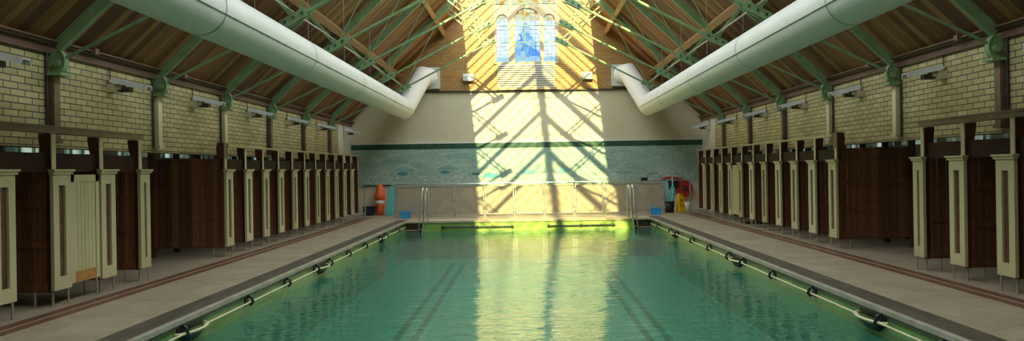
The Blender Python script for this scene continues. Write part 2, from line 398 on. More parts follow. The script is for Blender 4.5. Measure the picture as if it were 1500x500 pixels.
ORD = ['', 'first', 'second', 'third', 'fourth', 'fifth', 'sixth', 'seventh', 'eighth', 'ninth', 'tenth', 'eleventh', 'twelfth']
def structure(o, label=None, cat=None): return tag(o, label, cat, None, 'structure')

# ------------------------------------------------------------------ setting: floor, pool, walls, roof
b = MB()
NX = 3.34                                                   # the corner step niches: |x| from NX to PX
for s in (-1, 1):
    x0, x1 = sorted((s * (PX + 0.33), s * XA)); b.box(x0, x1, -4, YF, -0.3, 0)
b.box(-PX - 0.33, PX + 0.33, PY1 + 0.72, YF, -0.3, 0)
b.box(-PX - 0.33, PX + 0.33, -4, PY0 - 0.33, -0.3, 0)
structure(b.build('floor', M['deck']), 'beige tiled deck around the swimming pool', 'floor')
for s, nm in ((-1, 1), (1, 2)):
    b = MB(); x0, x1 = sorted((s * (PX - 0.03), s * (PX + 0.33)))
    b.box(x0, x1, PY0 - 0.33, PY1 + 0.72, -0.085, 0.004)
    t = b.build('trim_%d' % nm, M['coping'])
    structure(t, 'dark slate coping along the %s side of the pool' % ('left' if s < 0 else 'right'), 'coping')
    n = MB(); x0, x1 = sorted((s * (PX - 0.045), s * (PX + 0.02))); n.box(x0, x1, PY0, PY1 + 0.5, -0.06, 0.010)
    n.build('nosing', M['nosing'], t, bevel=0.012)
b = MB(); b.box(-PX + 0.03, PX - 0.03, PY1 - 0.04, PY1 + 0.72, -0.055, 0.004)
structure(b.build('trim_3', M['far_coping']), 'beige coping across the far end of the pool', 'coping')
b = MB(); b.box(-PX + 0.03, PX - 0.03, PY0 - 0.33, PY0 + 0.04, -0.07, 0.004)
structure(b.build('trim_4', M['coping']), 'dark coping across the near end of the pool', 'coping')
for s, nm in ((-1, 5), (1, 6)):
    b = MB()
    for a0, a1 in ((5.34, 5.48), (5.53, 5.67)):
        x0, x1 = sorted((s * a0, s * a1)); b.box(x0, x1, -4, 23.4, 0.0, 0.004)
    structure(b.build('trim_%d' % nm, M['red_tile']), 'twin lines of dull red tile in the %s deck' % ('left' if s < 0 else 'right'), 'floor strip')
ZB = -1.20
b = MB()
b.box(-PX - 0.3, -PX, PY0, PY1 + 0.5, ZB, -0.085)
structure(b.build('wall_pool_left', M['pool_wall']), 'green stained tile left side wall of the pool', 'pool wall')
b = MB(); b.box(PX, PX + 0.3, PY0, PY1 + 0.5, ZB, -0.085)
structure(b.build('wall_pool_right', M['pool_wall']), 'green stained tile right side wall of the pool', 'pool wall')
b = MB(); b.box(-NX, NX, PY1, PY1 + 0.5, ZB, -0.055)
b.cur = 1; b.box(-0.42, 0.12, PY1 - 0.05, PY1, -0.5, -0.09)
structure(b.build('wall_pool_far', [M['pool_end'], M['pool_end']]), 'lime green tiled end wall of the pool', 'pool wall')
b = MB(); b.box(-PX, PX, PY0 - 0.3, PY0, ZB, -0.07)
structure(b.build('wall_pool_near', M['pool_wall']), 'green tiled near wall of the pool', 'pool wall')
b = MB(); b.box(-PX - 0.3, PX + 0.3, PY0 - 0.3, PY1 + 0.72, ZB - 0.1, ZB)
structure(b.build('floor_pool', M['pool_floor']), 'pale floor of the pool under the water', 'pool floor')
b = MB()
for s in (-1, 1):
    for a in (2.18, 1.87):
        x0, x1 = sorted((s * a, s * (a + 0.12))); b.box(x0, x1, 3.0, 20.6, ZB, ZB + 0.004)
structure(b.build('trim_7', M['lane']), 'four dark green lane lines on the pool floor', 'lane lines')
b = MB(); b.add([(-PX, PY0, WATER), (PX, PY0, WATER), (PX, PY1+.04, WATER), (NX, PY1+.04, WATER), (NX, PY1, WATER), (-NX, PY1, WATER), (-NX, PY1+.04, WATER), (-PX, PY1+.04, WATER)], [tuple(range(8))])
tag(b.build('water', M['water']), 'rippled green water filling the swimming pool', 'water', None, 'stuff')
# corner niches with steps
for s in (-1, 1):
    b = MB(); x0, x1 = sorted((s * NX, s * PX))
    b.box(x0, x1, PY1 + 0.46, PY1 + 0.5, ZB, -0.055)
    b.box(x0, x1, PY1 + 0.26, PY1 + 0.46, ZB, -0.14)
    b.box(x0, x1, PY1 + 0.04, PY1 + 0.26, ZB, -0.30)
    b.cur = 1
    b.box(x0, x1, PY1 + 0.245, PY1 + 0.30, -0.14, -0.115); b.box(x0, x1, PY1 + 0.02, PY1 + 0.08, -0.30, -0.275)
    structure(b.build('trim_%d' % (8 if s < 0 else 9), [M['stone_tread'], M['far_coping']]),
              'brown corner steps into the %s end of the pool' % ('left' if s < 0 else 'right'), 'steps')

# arcade walls in cream brick above the cubicles
YB = 23.66
for s, nm in ((-1, 'left'), (1, 'right')):
    b = MB(); x0, x1 = sorted((s * XW, s * (XW + 0.28)))
    b.box(x0, x1, -4, YB, 2.0, 3.30)
    b.cur = 1; b.box(x0, x1, YB, YF, 0, 3.30)
    structure(b.build('wall_' + nm, [M['brick'], M['white_wall']]), 'cream brick arcade wall along the %s side' % nm, 'wall')
    b = MB(); x0, x1 = sorted((s * XA, s * (XA + 0.25)))
    b.box(x0, x1, -4, YF, 0.0, 1.98); b.box(x0, x1, -4, YF, 2.24, 2.75)
    y = -4.0
    while y < YF:
        b.box(x0, x1, y, y + 0.28, 1.98, 2.24); y += 1.55
    structure(b.build('wall_aisle_' + nm, M['white_wall']), 'white outer wall of the %s aisle' % nm, 'wall')
    b = MB(); xa = s * (XA - 0.012); b.box(min(xa, s * XA), max(xa, s * XA), -4, YF, 0, 0.13)
    structure(b.build('baseboard_' + nm, M['ledge']), 'black skirting of the %s aisle' % nm, 'skirting')
    g = MB(); y = -4.0; xm = s * (XA + 0.1)
    w = MB()
    while y < YF - 1.4:
        g.box(xm - 0.003, xm + 0.003, y + 0.28, y + 1.55, 1.98, 2.24)
        for q in (0.60, 0.92, 1.24): w.box(xm - 0.02, xm + 0.02, y + q - 0.015, y + q + 0.015, 1.98, 2.24)
        y += 1.55
    gw = g.build('window_%d' % (4 if s < 0 else 5), M['aisle_glass'])
    structure(gw, 'narrow high window strip in the %s aisle wall' % nm, 'window'); w.build('window_frame', M['white_wall'], gw)
    c = MB(); x0, x1 = sorted((s * (XW + 0.28), s * (XA + 0.25))); c.box(x0, x1, -4, YF, 2.75, 2.85)
    structure(c.build('ceiling_aisle_' + nm, M['white_wall']), 'low ceiling over the %s aisle' % nm, 'ceiling')
    # timber wall plate / cornice above the brick
    t = MB(); x0, x1 = sorted((s * (XW - 0.05), s * (XW + 0.28))); t.box(x0, x1, -4, YF, 3.28, 3.40)
    x0, x1 = sorted((s * (XW - 0.11), s * (XW + 0.28))); t.box(x0, x1, -4, YF, 3.40, 3.47)
    x0, x1 = sorted((s * (XW - 0.02), s * (XW + 0.28))); t.box(x0, x1, -4, YF, 3.47, 3.56)
    structure(t.build('trim_%d' % (10 if s < 0 else 11), M['plate_wood']), 'brown timber cornice above the %s brick wall' % nm, 'cornice')

# roof boarding: two slopes, open along the ridge glazing
b = MB()
for s in (-1, 1):
    def slab(xa, xb, y0, y1):
        poly = [(s*xa, brd(xa)), (s*xb, brd(xb)), (s*xb, brd(xb) + 0.07), (s*xa, brd(xa) + 0.07)]
        b.prism(poly, y0, y1, 'XZ')
    slab(SKX, 6.9, -4, YF + 0.2)
    x0, x1 = sorted((s*SKX, s*(SKX+0.06))); b.box(x0, x1, -4, YF + 0.2, brd(SKX)-0.02, brd(SKX)+LU+0.05)
structure(b.build('ceiling', M['roof']), 'brown boarded pitched ceiling', 'ceiling')
b = MB(); b.box(-0.14, 0.14, -4, YF, brd(0) - 0.12 + LU, brd(0) + 0.10 + LU)
structure(b.build('trim_12', M['purlin']), 'ridge beam along the top of the roof', 'ridge beam')
for i, s in enumerate((-1, 1)):
    g = MB(); h = LU + 0.03; poly = [(s*0.1, brd(0.1)+h), (s*SKX, brd(SKX)+h), (s*SKX, brd(SKX)+h+0.006), (s*0.1, brd(0.1)+h+0.006)]
    g.prism(poly, SKY0, SKY1, 'XZ')
    o = g.build('window_%d' % (2 + i), M['roof_glass'])
    structure(o, 'ridge glazing on the %s roof slope' % ('left' if s < 0 else 'right'), 'skylight')
    w = MB(); n = 60
    for k in range(n + 1):
        y = T0 - 4*BAY + BAY / 4 * (k + 1.2)
        if SKY0 < y < SKY1: w.bar((s*0.1, y, brd(0.1)+h), (s*SKX, y, brd(SKX)+h), 0.04, 0.032)
    w.build('glazing_bar', M['glazing_bar'], o)
    g = MB(); poly = [(s*0.1, brd(0.1)+h), (s*SKX, brd(SKX)+h), (s*SKX, brd(SKX)+h+0.006), (s*0.1, brd(0.1)+h+0.006)]  # unseen diffusing panes, added to brighten the near end of the hall
    g.prism(poly, -4, SKY0, 'XZ')
    structure(g.build('window_%d' % (6 + i), M['frosted']), 'unseen frosted ridge glazing added to light the near hall, %s roof slope' % ('left' if s < 0 else 'right'), 'skylight')
# purlins
ti = 13
for s in (-1, 1):
    for x, w_, h_ in ((4.64, 0.16, 0.20), (3.0, 0.14, 0.17)):
        b = MB(); z = brd(x) - 0.13
        b.bar((s*x, -4, z), (s*x, YF, z), w_, h_, (s*0.687, 0, 0.727))
        structure(b.build('trim_%d' % ti, M['purlin']), '%s tan timber purlin under the %s roof slope' % ('lower' if x > 4 else 'upper', 'left' if s < 0 else 'right'), 'purlin'); ti += 1

# end wall
HX0, HX1, HZ0, HZ1 = -1.16, 1.24, 5.54, 8.45                # window opening
Y1 = YF + 0.35
def wtop(x): return brd(x) + (0.05 if abs(x) > SKX else LU + 0.02)
b = MB()
b.prism([(-XW-0.3, 4.50), (HX0, 4.50), (HX0, wtop(HX0)), (-5.40, 4.50+0.001)], YF, Y1) if False else None
xe = 6.5 - (4.50 - 3.47) / SL + 0.0
b.prism([(-xe, 4.50), (HX0, 4.50), (HX0, wtop(HX0)), (-SKX, wtop(SKX)), (-SKX, wtop(SKX+.01))], YF, Y1)
b.prism([(HX1, 4.50), (xe, 4.50), (SKX, wtop(SKX+.01)), (SKX, wtop(SKX)), (HX1, wtop(HX1))], YF, Y1)
b.box(HX0, HX1, YF, Y1, 4.50, HZ0)
b.prism([(HX0, HZ1), (HX1, HZ1), (HX1, wtop(HX1)), (0, wtop(0)), (HX0, wtop(HX0))], YF, Y1)
b.cur = 1
b.prism([(-XW-0.28, 2.60), (XW+0.28, 2.60), (XW+0.28, 3.25), (xe, 4.50), (-xe, 4.50), (-XW-0.28, 3.25)], YF, Y1)
b.cur = 2; b.box(-XA-0.25, XA+0.25, YF, Y1, 0, 2.40)
b.cur = 2; b.box(-XW-0.28, XW+0.28, YF, Y1, 2.40, 2.60)
b.cur = 2; b.box(XW+.28, XA+.25, YF, Y1, 2.4, 2.85); b.box(-XA-.25, -XW-.28, YF, Y1, 2.4, 2.85)
structure(b.build('wall_far', [M['brick_end'], M['cream'], M['lower_wall'], M['band'], M['white_wall']]), 'end wall of ochre brick over cream plaster and green tile band', 'wall')
b = MB(); b.box(-XW, XW, YF-0.03, YF, 2.40, 2.60); b.cur = 1; b.box(-XW, XW, YF-0.04, YF, 2.60, 2.655)
structure(b.build('trim_21', [M['band'], M['white_wall']]), 'dark green tile band under a white fillet on the end wall', 'tile band')
b = MB(); b.box(-5.40, 5.40, YF-0.09, YF, 4.50, 4.545)
structure(b.build('trim_20', M['ledge']), 'thin black ledge between brick and plaster on the end wall', 'ledge')
b = MB(); b.box(-XA-0.25, XA+0.25, -4.3, -4, 0, 9.8)
structure(b.build('wall_near', M['cream']), 'near end wall of the hall', 'wall')

b = MB(); b.box(-6.5, 6.5, YF-0.025, YF-0.001, 1.02, 2.399)
tag(b.build('tile_mural', M['mural']), 'teal mosaic mural of waves and fish across the end wall', 'mural')

# stained glass window
win = empty('window_1', (0.04, YF, HZ0), 'arched stained glass window of blue and gold panes in the end wall', 'window', kind='structure')
WZ = HZ0
lights = ((-0.885, 0.225, 7.19, 0.19), (0.035, 0.47, 7.27, 0.34), (0.87, 0.22, 7.19, 0.19))
def arch(cx, hw, zs, rise, n=10):
    return [(cx + hw*math.cos(PI*k/n), zs + rise*math.sin(PI*k/n)**0.8) for k in range(n+1)]
st = MB()
zt = 7.72
st.box(-1.20, -1.11, -0.02, 0.22, 0, HZ1-WZ); st.box(1.09, 1.20, -0.02, 0.22, 0, HZ1-WZ)
for a0, a1 in ((-0.66, -0.435), (0.505, 0.65)): st.box(a0, a1, 0.0, 0.2, 0, 7.20-WZ)
st.box(-1.20, 1.20, -0.05, 0.2, -0.02, 0.05)
# tracery: solid band over the arches
segs = [(-1.11, -0.66, lights[0]), (-0.435, 0.505, lights[1]), (0.65, 1.09, lights[2])]
for a0, a1, (cx, hw, zs, rise) in segs:
    n = 12
    for k in range(n):
        u0 = a0 + (a1-a0)*k/n; u1 = a0 + (a1-a0)*(k+1)/n
        f = lambda u: zs + rise*max(0, 1-((u-(a0+a1)/2)/((a1-a0)/2))**2)**0.6
        st.prism([(u0, f(u0)-WZ), (u1, f(u1)-WZ), (u1, zt-WZ), (u0, zt-WZ)], 0.0, 0.2, 'XZ')
for a0, a1 in ((-0.66, -0.435), (0.505, 0.65)): st.box(a0, a1, 0.0, 0.2, 7.20-WZ, zt-WZ)
for a0 in (-0.60, -0.03, 0.52): st.box(a0, a0+0.08, 0.0, 0.2, zt-WZ, HZ1-WZ)
st.box(-1.11, 1.09, 0.0, 0.2, 8.30-WZ, HZ1-WZ)
st.build('stone_tracery', M['stone'], win)
for a0, a1, z0, z1 in ((-1.11, -0.66, 0.05, 7.42-WZ), (-0.435, 0.505, 0.05, 7.63-WZ), (0.65, 1.09, 0.05, 7.42-WZ)):
    p = MB(); p.box(a0, a1, 0.10, 0.106, z0, z1); pn = p.build('pane', M['stained'], win)
    l = MB(); z = z0 + 0.14; i = 0
    while z < z1:
        big = (i % 4 == 3); t = 0.016 if big else 0.006
        l.box(a0, a1, 0.09, 0.10, z - t/2, z + t/2); z += 0.155; i += 1
    nv = 3 if a1 - a0 < 0.5 else 6
    for k in range(1, nv): x = a0 + (a1-a0)*k/nv; l.box(x-0.0035, x+0.0035, 0.09, 0.10, z0, z1)
    l.build('leading', M['lead'], pn)
p = MB()
p.box(-1.11, 1.09, 0.10, 0.106, zt-WZ, 8.30-WZ); p.build('upper_pane', M['stained'], win)

# slatted board under the window
r = empty('slatted_panel', (0.02, YF, 4.62), 'white slatted board fixed under the stained glass window', 'panel')
b = MB(); b.box(-1.07, 1.07, -0.05, 0, 0.0, 0.90); b.build('backing', M['board'], r)
b = MB()
for k in range(11): b.prism([(-0.085, 0.02+0.08*k), (-0.05, 0.02+0.08*k), (-0.05, 0.075+0.08*k), (-0.06, 0.075+0.08*k)], -1.05, 1.05, 'YZ')
b.build('slat', M['board'], r)
b = MB(); b.box(-1.09, 1.09, -0.16, 0, -0.075, 0.0); b.build('shelf', M['stone'], r)

# two bulkhead lamps on the end wall
for x, s in ((-2.13, 'left'), (2.28, 'right')):
    r = empty('bulkhead_lamp', (x, YF, 4.98), 'small grey bulkhead lamp on the end wall brick, %s of the stained glass' % s, 'lamp', 'bulkhead lamps on the end wall')
    b = MB(); b.box(-0.21, 0.21, -0.05, 0, -0.02, 0.19); b.build('back_plate', M['lamp_cream'], r, bevel=0.01)
    b = MB(); b.prism([(-0.20, -0.08), (-0.05, -0.08), (-0.05, 0.19), (-0.12, 0.19), (-0.20, 0.10)], -0.19, 0.19, 'YZ'); b.build('cover', M['grey_board'], r, bevel=0.008)

# ------------------------------------------------------------------ roof trusses
LN = (4.05, 4.31); UN = (1.2, 5.78); SJ = (2.62, raf(2.62)); SJ2 = (4.66, raf(4.66))
FOOT = (6.36, 3.20)
def make_truss():
    r = empty('roof_truss', (0, T0, 0), 'x', 'truss', 'green iron roof trusses')
    for s in (-1, 1):
        P = lambda p, y=0.0: (s*p[0], y, p[1])
        m = MB()
        t = Vector((-s*0.727, 0, 0.687)); nrm = Vector((s*0.687, 0, 0.727))
        a, bb = Vector(P((6.42, raf(6.42)))), Vector(P((0.02, raf(0.02))))
        m.bar(a, bb, 0.15, 0.014); m.bar(a + nrm*0.07, bb + nrm*0.07, 0.014, 0.06); m.bar(a - nrm*0.07, bb - nrm*0.07, 0.016, 0.065)
        m.build('rafter', M['green'], r)
        # rounded cast shoe at the wall
        m = MB(); cx, cz = 6.36, 3.17
        pts = [(s*(cx + 0.15), cz - 0.15), (s*(cx + 0.15), cz + 0.18)]
        for k in range(13):
            a_ = PI/2 + 0.25 + (PI*1.0)*k/12
            pts.append((s*(cx + 0.06 + 0.115*math.cos(a_)), cz + 0.16*math.sin(a_)))
        m.prism(pts, -0.03, 0.03, 'XZ')
        rim = [(s*(cx + 0.06 + 0.12*math.cos(PI/2 + 0.2 + PI*1.05*k/12)), 0, cz + 0.165*math.sin(PI/2 + 0.2 + PI*1.05*k/12)) for k in range(13)]
        for q0, q1 in zip(rim, rim[1:]): m.bar(q0, q1, 0.016, 0.09)
        m.lathe([(0.045, -0.075), (0.05, -0.065), (0.05, 0.065), (0.045, 0.075)], (s*(cx + 0.03), 0, cz - 0.03), 'Y', 10)
        m.box(min(s*(cx-0.06), s*XW), max(s*(cx-0.06), s*XW), -0.11, 0.11, cz - 0.195, cz - 0.155)
        m.build('wall_bracket', M['green'], r)
        m = MB(); m.bar(P(FOOT), P(LN), 0.04, 0.02); m.build('lower_tie', M['green'], r)
        m = MB(); m.bar(P(LN, 0.03), P(UN, 0.03), 0.045, 0.018); m.bar(P(LN, -0.03), P(UN, -0.03), 0.045, 0.018); m.build('upper_tie', M['green'], r)
        m = MB(); m.bar(P(LN), P(SJ2), 0.07, 0.06); m.build('strut', M['green'], r)
        m = MB()
        off = Vector((s*0.05, 0, -0.05))
        m.bar(Vector(P(UN)) + off, Vector(P(SJ)) + off, 0.04, 0.05); m.bar(Vector(P(UN)) - off, Vector(P(SJ)) - off, 0.04, 0.05)
        for k in range(1, 5):
            q = Vector(P(UN)).lerp(Vector(P(SJ)), k/5); m.bar(q + off, q - off, 0.02, 0.02)
        m.build('strut', M['green'], r)
        m = MB(); m.tube([P(LN), P(SJ)], 0.014, 6); m.build('tie_rod', M['green'], r)
        d = (Vector(P(UN)) - Vector(P(LN))).normalized()
        for nm, c, l in (('joint_plate', LN, 0.26), ('joint_plate', UN, 0.24)):
            m = MB(); c3 = Vector(P(c)); n3 = Vector((0, 1, 0))
            for y in (-0.05, 0.05): m.bar(c3 + n3*y - d*l, c3 + n3*y + d*l, 0.15, 0.016)
            m.cur = 1
            for q in (-0.17, 0.0, 0.17):
                cc = c3 + d*q; m.lathe([(0.026, -0.085), (0.026, 0.085)], cc, 'Y', 8)
            m.build(nm, [M['green'], M['green_dark']], r)
    m = MB(); m.tube([(-UN[0], 0, UN[1]), (UN[0], 0, UN[1])], 0.012, 6); m.build('centre_tie', M['green'], r)
    m = MB(); m.tube([(0, 0, UN[1]), (0, 0, raf(0) - 0.05)], 0.010, 6); m.build('king_rod', M['green'], r)
    return r
tn = 6
tr0 = make_truss()
for k in range(tn):
    lab = '%s green iron roof truss counted from the end wall' % ORD[tn - k]
    if k == 0: tr0['label'] = lab
    else: dup(tr0, (0, T0 + BAY*k, 0), lab)

# pair of thin rods running from truss to truss
for s, nm in ((-1, 'left'), (1, 'right')):
    b = MB()
    for dx, dz in ((0.0, 0.10), (0.09, 0.16)): b.tube([(s*(LN[0]+dx), T0-2.5, LN[1]+dz), (s*(LN[0]+dx), YF, LN[1]+dz)], 0.016, 6)
    tag(b.build('longitudinal_rods', M['leg']), 'pair of thin grey rods strung between truss joints above the %s duct' % nm, 'rods')

# iron columns under the trusses
for s, nm in ((-1, 'left'), (1, 'right')):
    for k in range(tn):
        y = T0 + BAY*k; creamy = k in (1, 2)
        b = MB(); x0, x1 = sorted((s*(XW-0.10), s*XW)); b.box(x0, x1, y-0.06, y+0.06, 2.06, 2.975)
        x0, x1 = sorted((s*(XW-0.12), s*XW)); b.box(x0, x1, y-0.075, y+0.075, 2.06, 2.12)
        r = tag(b.build('wall_pilaster', M['cream_col'] if creamy else M['rust']),
            '%s pilaster strip on the %s brick wall, under the %s truss from the end wall' % ('cream' if creamy else 'brown', nm, ORD[tn-k]), 'pilaster', 'pilasters on the brick walls')
        b = MB(); b.tube([(s*(XW-0.03), y+s*0-0.10, 2.06), (s*(XW-0.03), y-0.10, 3.28)], 0.018, 6); b.build('pipe', M['lamp_dark'], r)

# conduits under the cornice
for s, nm in ((-1, 'left'), (1, 'right')):
    b = MB(); b.tube([(s*(XW-0.14), 5.5, 3.44), (s*(XW-0.14), YF, 3.44)], 0.013, 6)
    c = tag(b.build('electrical_conduit', M['rust']), 'brown conduit pipe along the cornice of the %s wall' % nm, 'conduit')
    for k in range(-1, tn):
        y = T0 + BAY*k + 0.75
        if y > 6: q = MB(); q.box(min(s*(XW-0.19), s*(XW-0.10)), max(s*(XW-0.19), s*(XW-0.10)), y-0.045, y+0.045, 3.40, 3.48); q.build('junction_box', M['rust'], c)

# floodlights on the brick walls
def make_flood(s):
    r = empty('wall_floodlight', (s*XW, T0, 2.98), 'x', 'lamp', 'floodlights on the brick walls')
    m = MB(); m.box(-0.13, 0, -0.09, 0.09, -0.075, 0.05); m.lathe([(0.055, -0.22), (0.065, -0.2), (0.065, -0.1), (0.05, -0.06)], (0, 0, -0.01), 'X', 10)
    if s < 0: m.mirror()
    m.build('wall_box', M['lamp_cream'], r, bevel=0.0)
    m = MB(); m.box(-0.34, -0.16, -0.055, 0.055, -0.075, 0.0); m.box(-0.24, -0.2, -0.02, 0.02, -0.02, 0.08)
    if s < 0: m.mirror()
    m.build('control_gear', M['lamp_dark'], r)
    # hood: a long shallow trough sloping down towards the pool
    m = MB(); a = Vector((-0.06, 0, 0.12)); e = Vector((-0.62, 0, -0.015)); t = (e - a).normalized(); up = Vector((-t.z*-1, 0, -t.x))
    up = Vector((t.z, 0, -t.x)); 
    if up.z < 0: up = -up
    sec = [(-0.10, -0.045), (-0.07, 0.035), (0.07, 0.035), (0.10, -0.045), (0.085, -0.045), (0.06, 0.02), (-0.06, 0.02), (-0.085, -0.045)]
    vs = [tuple(p + Vector((0, 1, 0))*u + up*v) for p in (a, e) for u, v in sec]; n = 8
    m.add(vs, [tuple(range(n)), tuple(range(2*n-1, n-1, -1))] + [(i, i+n, (i+1)%n+n, (i+1)%n) for i in range(n)])
    if s < 0: m.mirror()
    m.build('hood', M['lamp_white'], r)
    m = MB(); m.tube([tuple(a + t*0.1 - up*0.01), tuple(e - t*0.05 - up*0.01)], 0.028, 8)
    if s < 0: m.mirror()
    m.build('tube', M['lamp_white'], r)
    m = MB(); m.tube([(-0.02, -0.02, 0.05), (-0.02, -0.02, 0.32)], 0.009, 6)
    if s < 0: m.mirror()
    m.build('cable', M['lamp_dark'], r)
    return r
for s, nm in ((-1, 'left'), (1, 'right')):
    r = make_flood(s)
    for k in range(7):
        y = T0 - BAY/2 + BAY*k + 0.03
        if k == 6: y = 24.35
        z = 2.98 if k < 6 else 3.0
        lab = 'white hooded floodlight on the %s side wall, %s from the end wall' % (nm, ORD[7-k])
        if k == 0: r.location = (s*XW, y, z); r['label'] = lab
        else: dup(r, (s*XW, y, z), lab)

# ------------------------------------------------------------------ ventilation ducts
DX, DZ, DR = 4.23, 3.76, 0.352
for s, nm in ((-1, 'left'), (1, 'right')):
    r = empty('ventilation_duct', (s*DX, 0, DZ), 'pale green round ventilation duct hung along the %s side of the roof' % nm, 'duct')
    loc = lambda x, y, z: (s*x - s*DX, y, z - DZ)
    m = MB(); e1 = (DX, 23.62, DZ); e2 = (3.74, 24.72, 5.02); e3 = (3.58, YF - 0.12, 5.06)
    m.tube([loc(DX, 1.5, DZ), loc(DX, 12, DZ), loc(*e1), loc(*e2), loc(*e3)], DR, 32)
    m.build('tube', M['duct'], r)
    m = MB()
    for y in (5.0, 8.85, 12.65, 16.4, 20.2):
        m.tube([loc(DX, y-0.012, DZ), loc(DX, y+0.012, DZ)], DR + 0.006, 32, False)
    ang = math.radians(-14)
    m.tube([loc(DX - (DR+0.003)*math.cos(ang), 1.6, DZ + (DR+0.003)*math.sin(ang)), loc(DX - (DR+0.003)*math.cos(ang), 23.45, DZ + (DR+0.003)*math.sin(ang))], 0.009, 6)
    m.build('seam', M['seam'], r)
    m = MB(); x0, x1 = sorted((s*3.18 - s*DX, s*3.90 - s*DX)); m.box(x0, x1, YF-0.20, YF, 4.62-DZ, 5.42-DZ); m.build('wall_box', M['grey_board'], r, bevel=0.01)
    for k in range(-1, tn):
        y = T0 + BAY*k + BAY/2
        if 6 < y < 23.4:
            m = MB(); m.tube([loc(DX, y, DZ + DR - 0.02), loc(DX + 0.0, y, brd(DX) )], 0.006, 5); m.build('hanger_wire', M['leg'], r)

# ------------------------------------------------------------------ changing cubicles
PIT = 0.94
ZT = 1.90
def side(m, s):
    if s < 0: m.mirror()
    return m
def make_cubicle(s, header=True, pilaster=True, newel=False, door=False, pw=0.25):
    r = empty('changing_cubicle', (s*XC, 0, 0), 'x', 'cubicle')
    m = MB()
    nb = 10
    for k in range(nb): m.box(0.05 + 1.33*k/nb, 0.05 + 1.33*(k+1)/nb - 0.010, -0.014, 0.014, 0.18, ZT - 0.02)
    for z in (0.20, 0.72, 1.22, 1.76): m.box(0.03, 1.40, -0.03, -0.012, z, z + 0.09)
    m.box(0.03, 1.42, -0.022, 0.022, ZT - 0.03, ZT)
    side(m, s).build('partition', M['brown'], r)
    m = MB(); m.box(1.36, 1.46, -0.045, 0.045, 0.0, 2.03); side(m, s).build('back_post', M['brown_front'], r)
    m = MB(); w = 0.075 if newel else 0.035; m.box(-0.02, 0.05, -w, w, 0.18, 2.12)
    if newel: m.box(-0.04, 0.10, -0.09, 0.09, ZT, 2.20)
    pst = side(m, s).build('post', M['brown_front'], r)
    m = MB(); m.box(-0.034, -0.0205, -0.042, 0.030, 1.69, 2.13); side(m, s).build('post_facing', M['rail_wood'], pst)
    # curved console behind the post, under the top rail
    m = MB(); pts = [(0.05, 2.13)] + [(0.05 + 0.09*math.cos(0.5*PI*k/6), 2.13 - 0.30*math.sin(0.5*PI*k/6)) for k in range(7)] + [(0.05, 1.80)]
    m.prism(pts, -0.03, 0.03, 'XZ'); side(m, s).build('bracket', M['brown_front'], r)
    if pilaster:
        m = MB(); y0, y1, z0, z1 = -0.07, pw, 0.20, 1.63
        m.box(-0.065, -0.022, y0, y0+0.10, z0, z1); m.box(-0.065, -0.022, y1-0.10, y1, z0, z1)
        m.box(-0.065, -0.022, y0+0.10, y1-0.10, z0, z0+0.16); m.box(-0.065, -0.022, y0+0.10, y1-0.10, z1-0.14, z1)
        m.box(-0.085, -0.022, y0-0.02, y1+0.02, z1, z1+0.035); m.box(-0.105, -0.022, y0-0.035, y1+0.035, z1+0.035, z1+0.06)
        pl = side(m, s).build('pilaster', M['paint'], r)
        m = MB(); m.box(-0.036, -0.0225, y0+0.095, y1-0.095, z0+0.15, z1-0.13); side(m, s).build('recess_panel', M['slot'], pl)
        m = MB(); m.tube([(-0.04, y1-0.04, 0), (-0.04, y1-0.04, z0)], 0.014, 6); side(m, s).build('leg', M['leg'], r)
        m = MB(); m.box(-0.0, 0.02, y1, y1+0.05, 1.32, 1.40); side(m, s).build('latch_plate', M['lamp_cream'], r)
        m = MB(); m.box(-0.021, 0.02, y1-0.05, y1+0.0, 0.18, 1.66); side(m, s).build('door_jamb', M['brown_front'], r)
    for x in (0.01, 0.23):
        m = MB(); m.tube([(x, -0.0, 0), (x, -0.0, 0.2)], 0.014, 6); side(m, s).build('leg', M['leg'], r)
    if header:
        m = MB(); m.box(0.0, 0.028, -0.10, 0.83, 1.66, ZT - 0.01); side(m, s).build('header_board', M['header'], r)
    if door:
        m = MB(); y0, y1 = 0.255, 0.83
        nb = 6; z0, z1 = 0.24, 1.62
        for k in range(nb): m.box(-0.050, -0.026, y0+0.07+(y1-y0-0.14)*k/nb, y0+0.07+(y1-y0-0.14)*(k+1)/nb-0.007, z0+0.14, z1-0.09)
        m.box(-0.058, -0.024, y0, y0+0.07, z0, z1); m.box(-0.058, -0.024, y1-0.07, y1, z0, z1); m.box(-0.058, -0.024, y0, y1, z1-0.09, z1)
        dr = side(m, s).build('door', M['paint'], r)
        m = MB(); m.box(-0.058, -0.024, y0+0.07, y1-0.07, z0, z0+0.14); side(m, s).build('kick_rail', M['ochre_wood' if s < 0 else 'paint'], dr)
        m = MB(); m.tube([(-0.04, y1-0.05, 0), (-0.04, y1-0.05, z0)], 0.014, 6); side(m, s).build('leg', M['leg'], r)
    return r
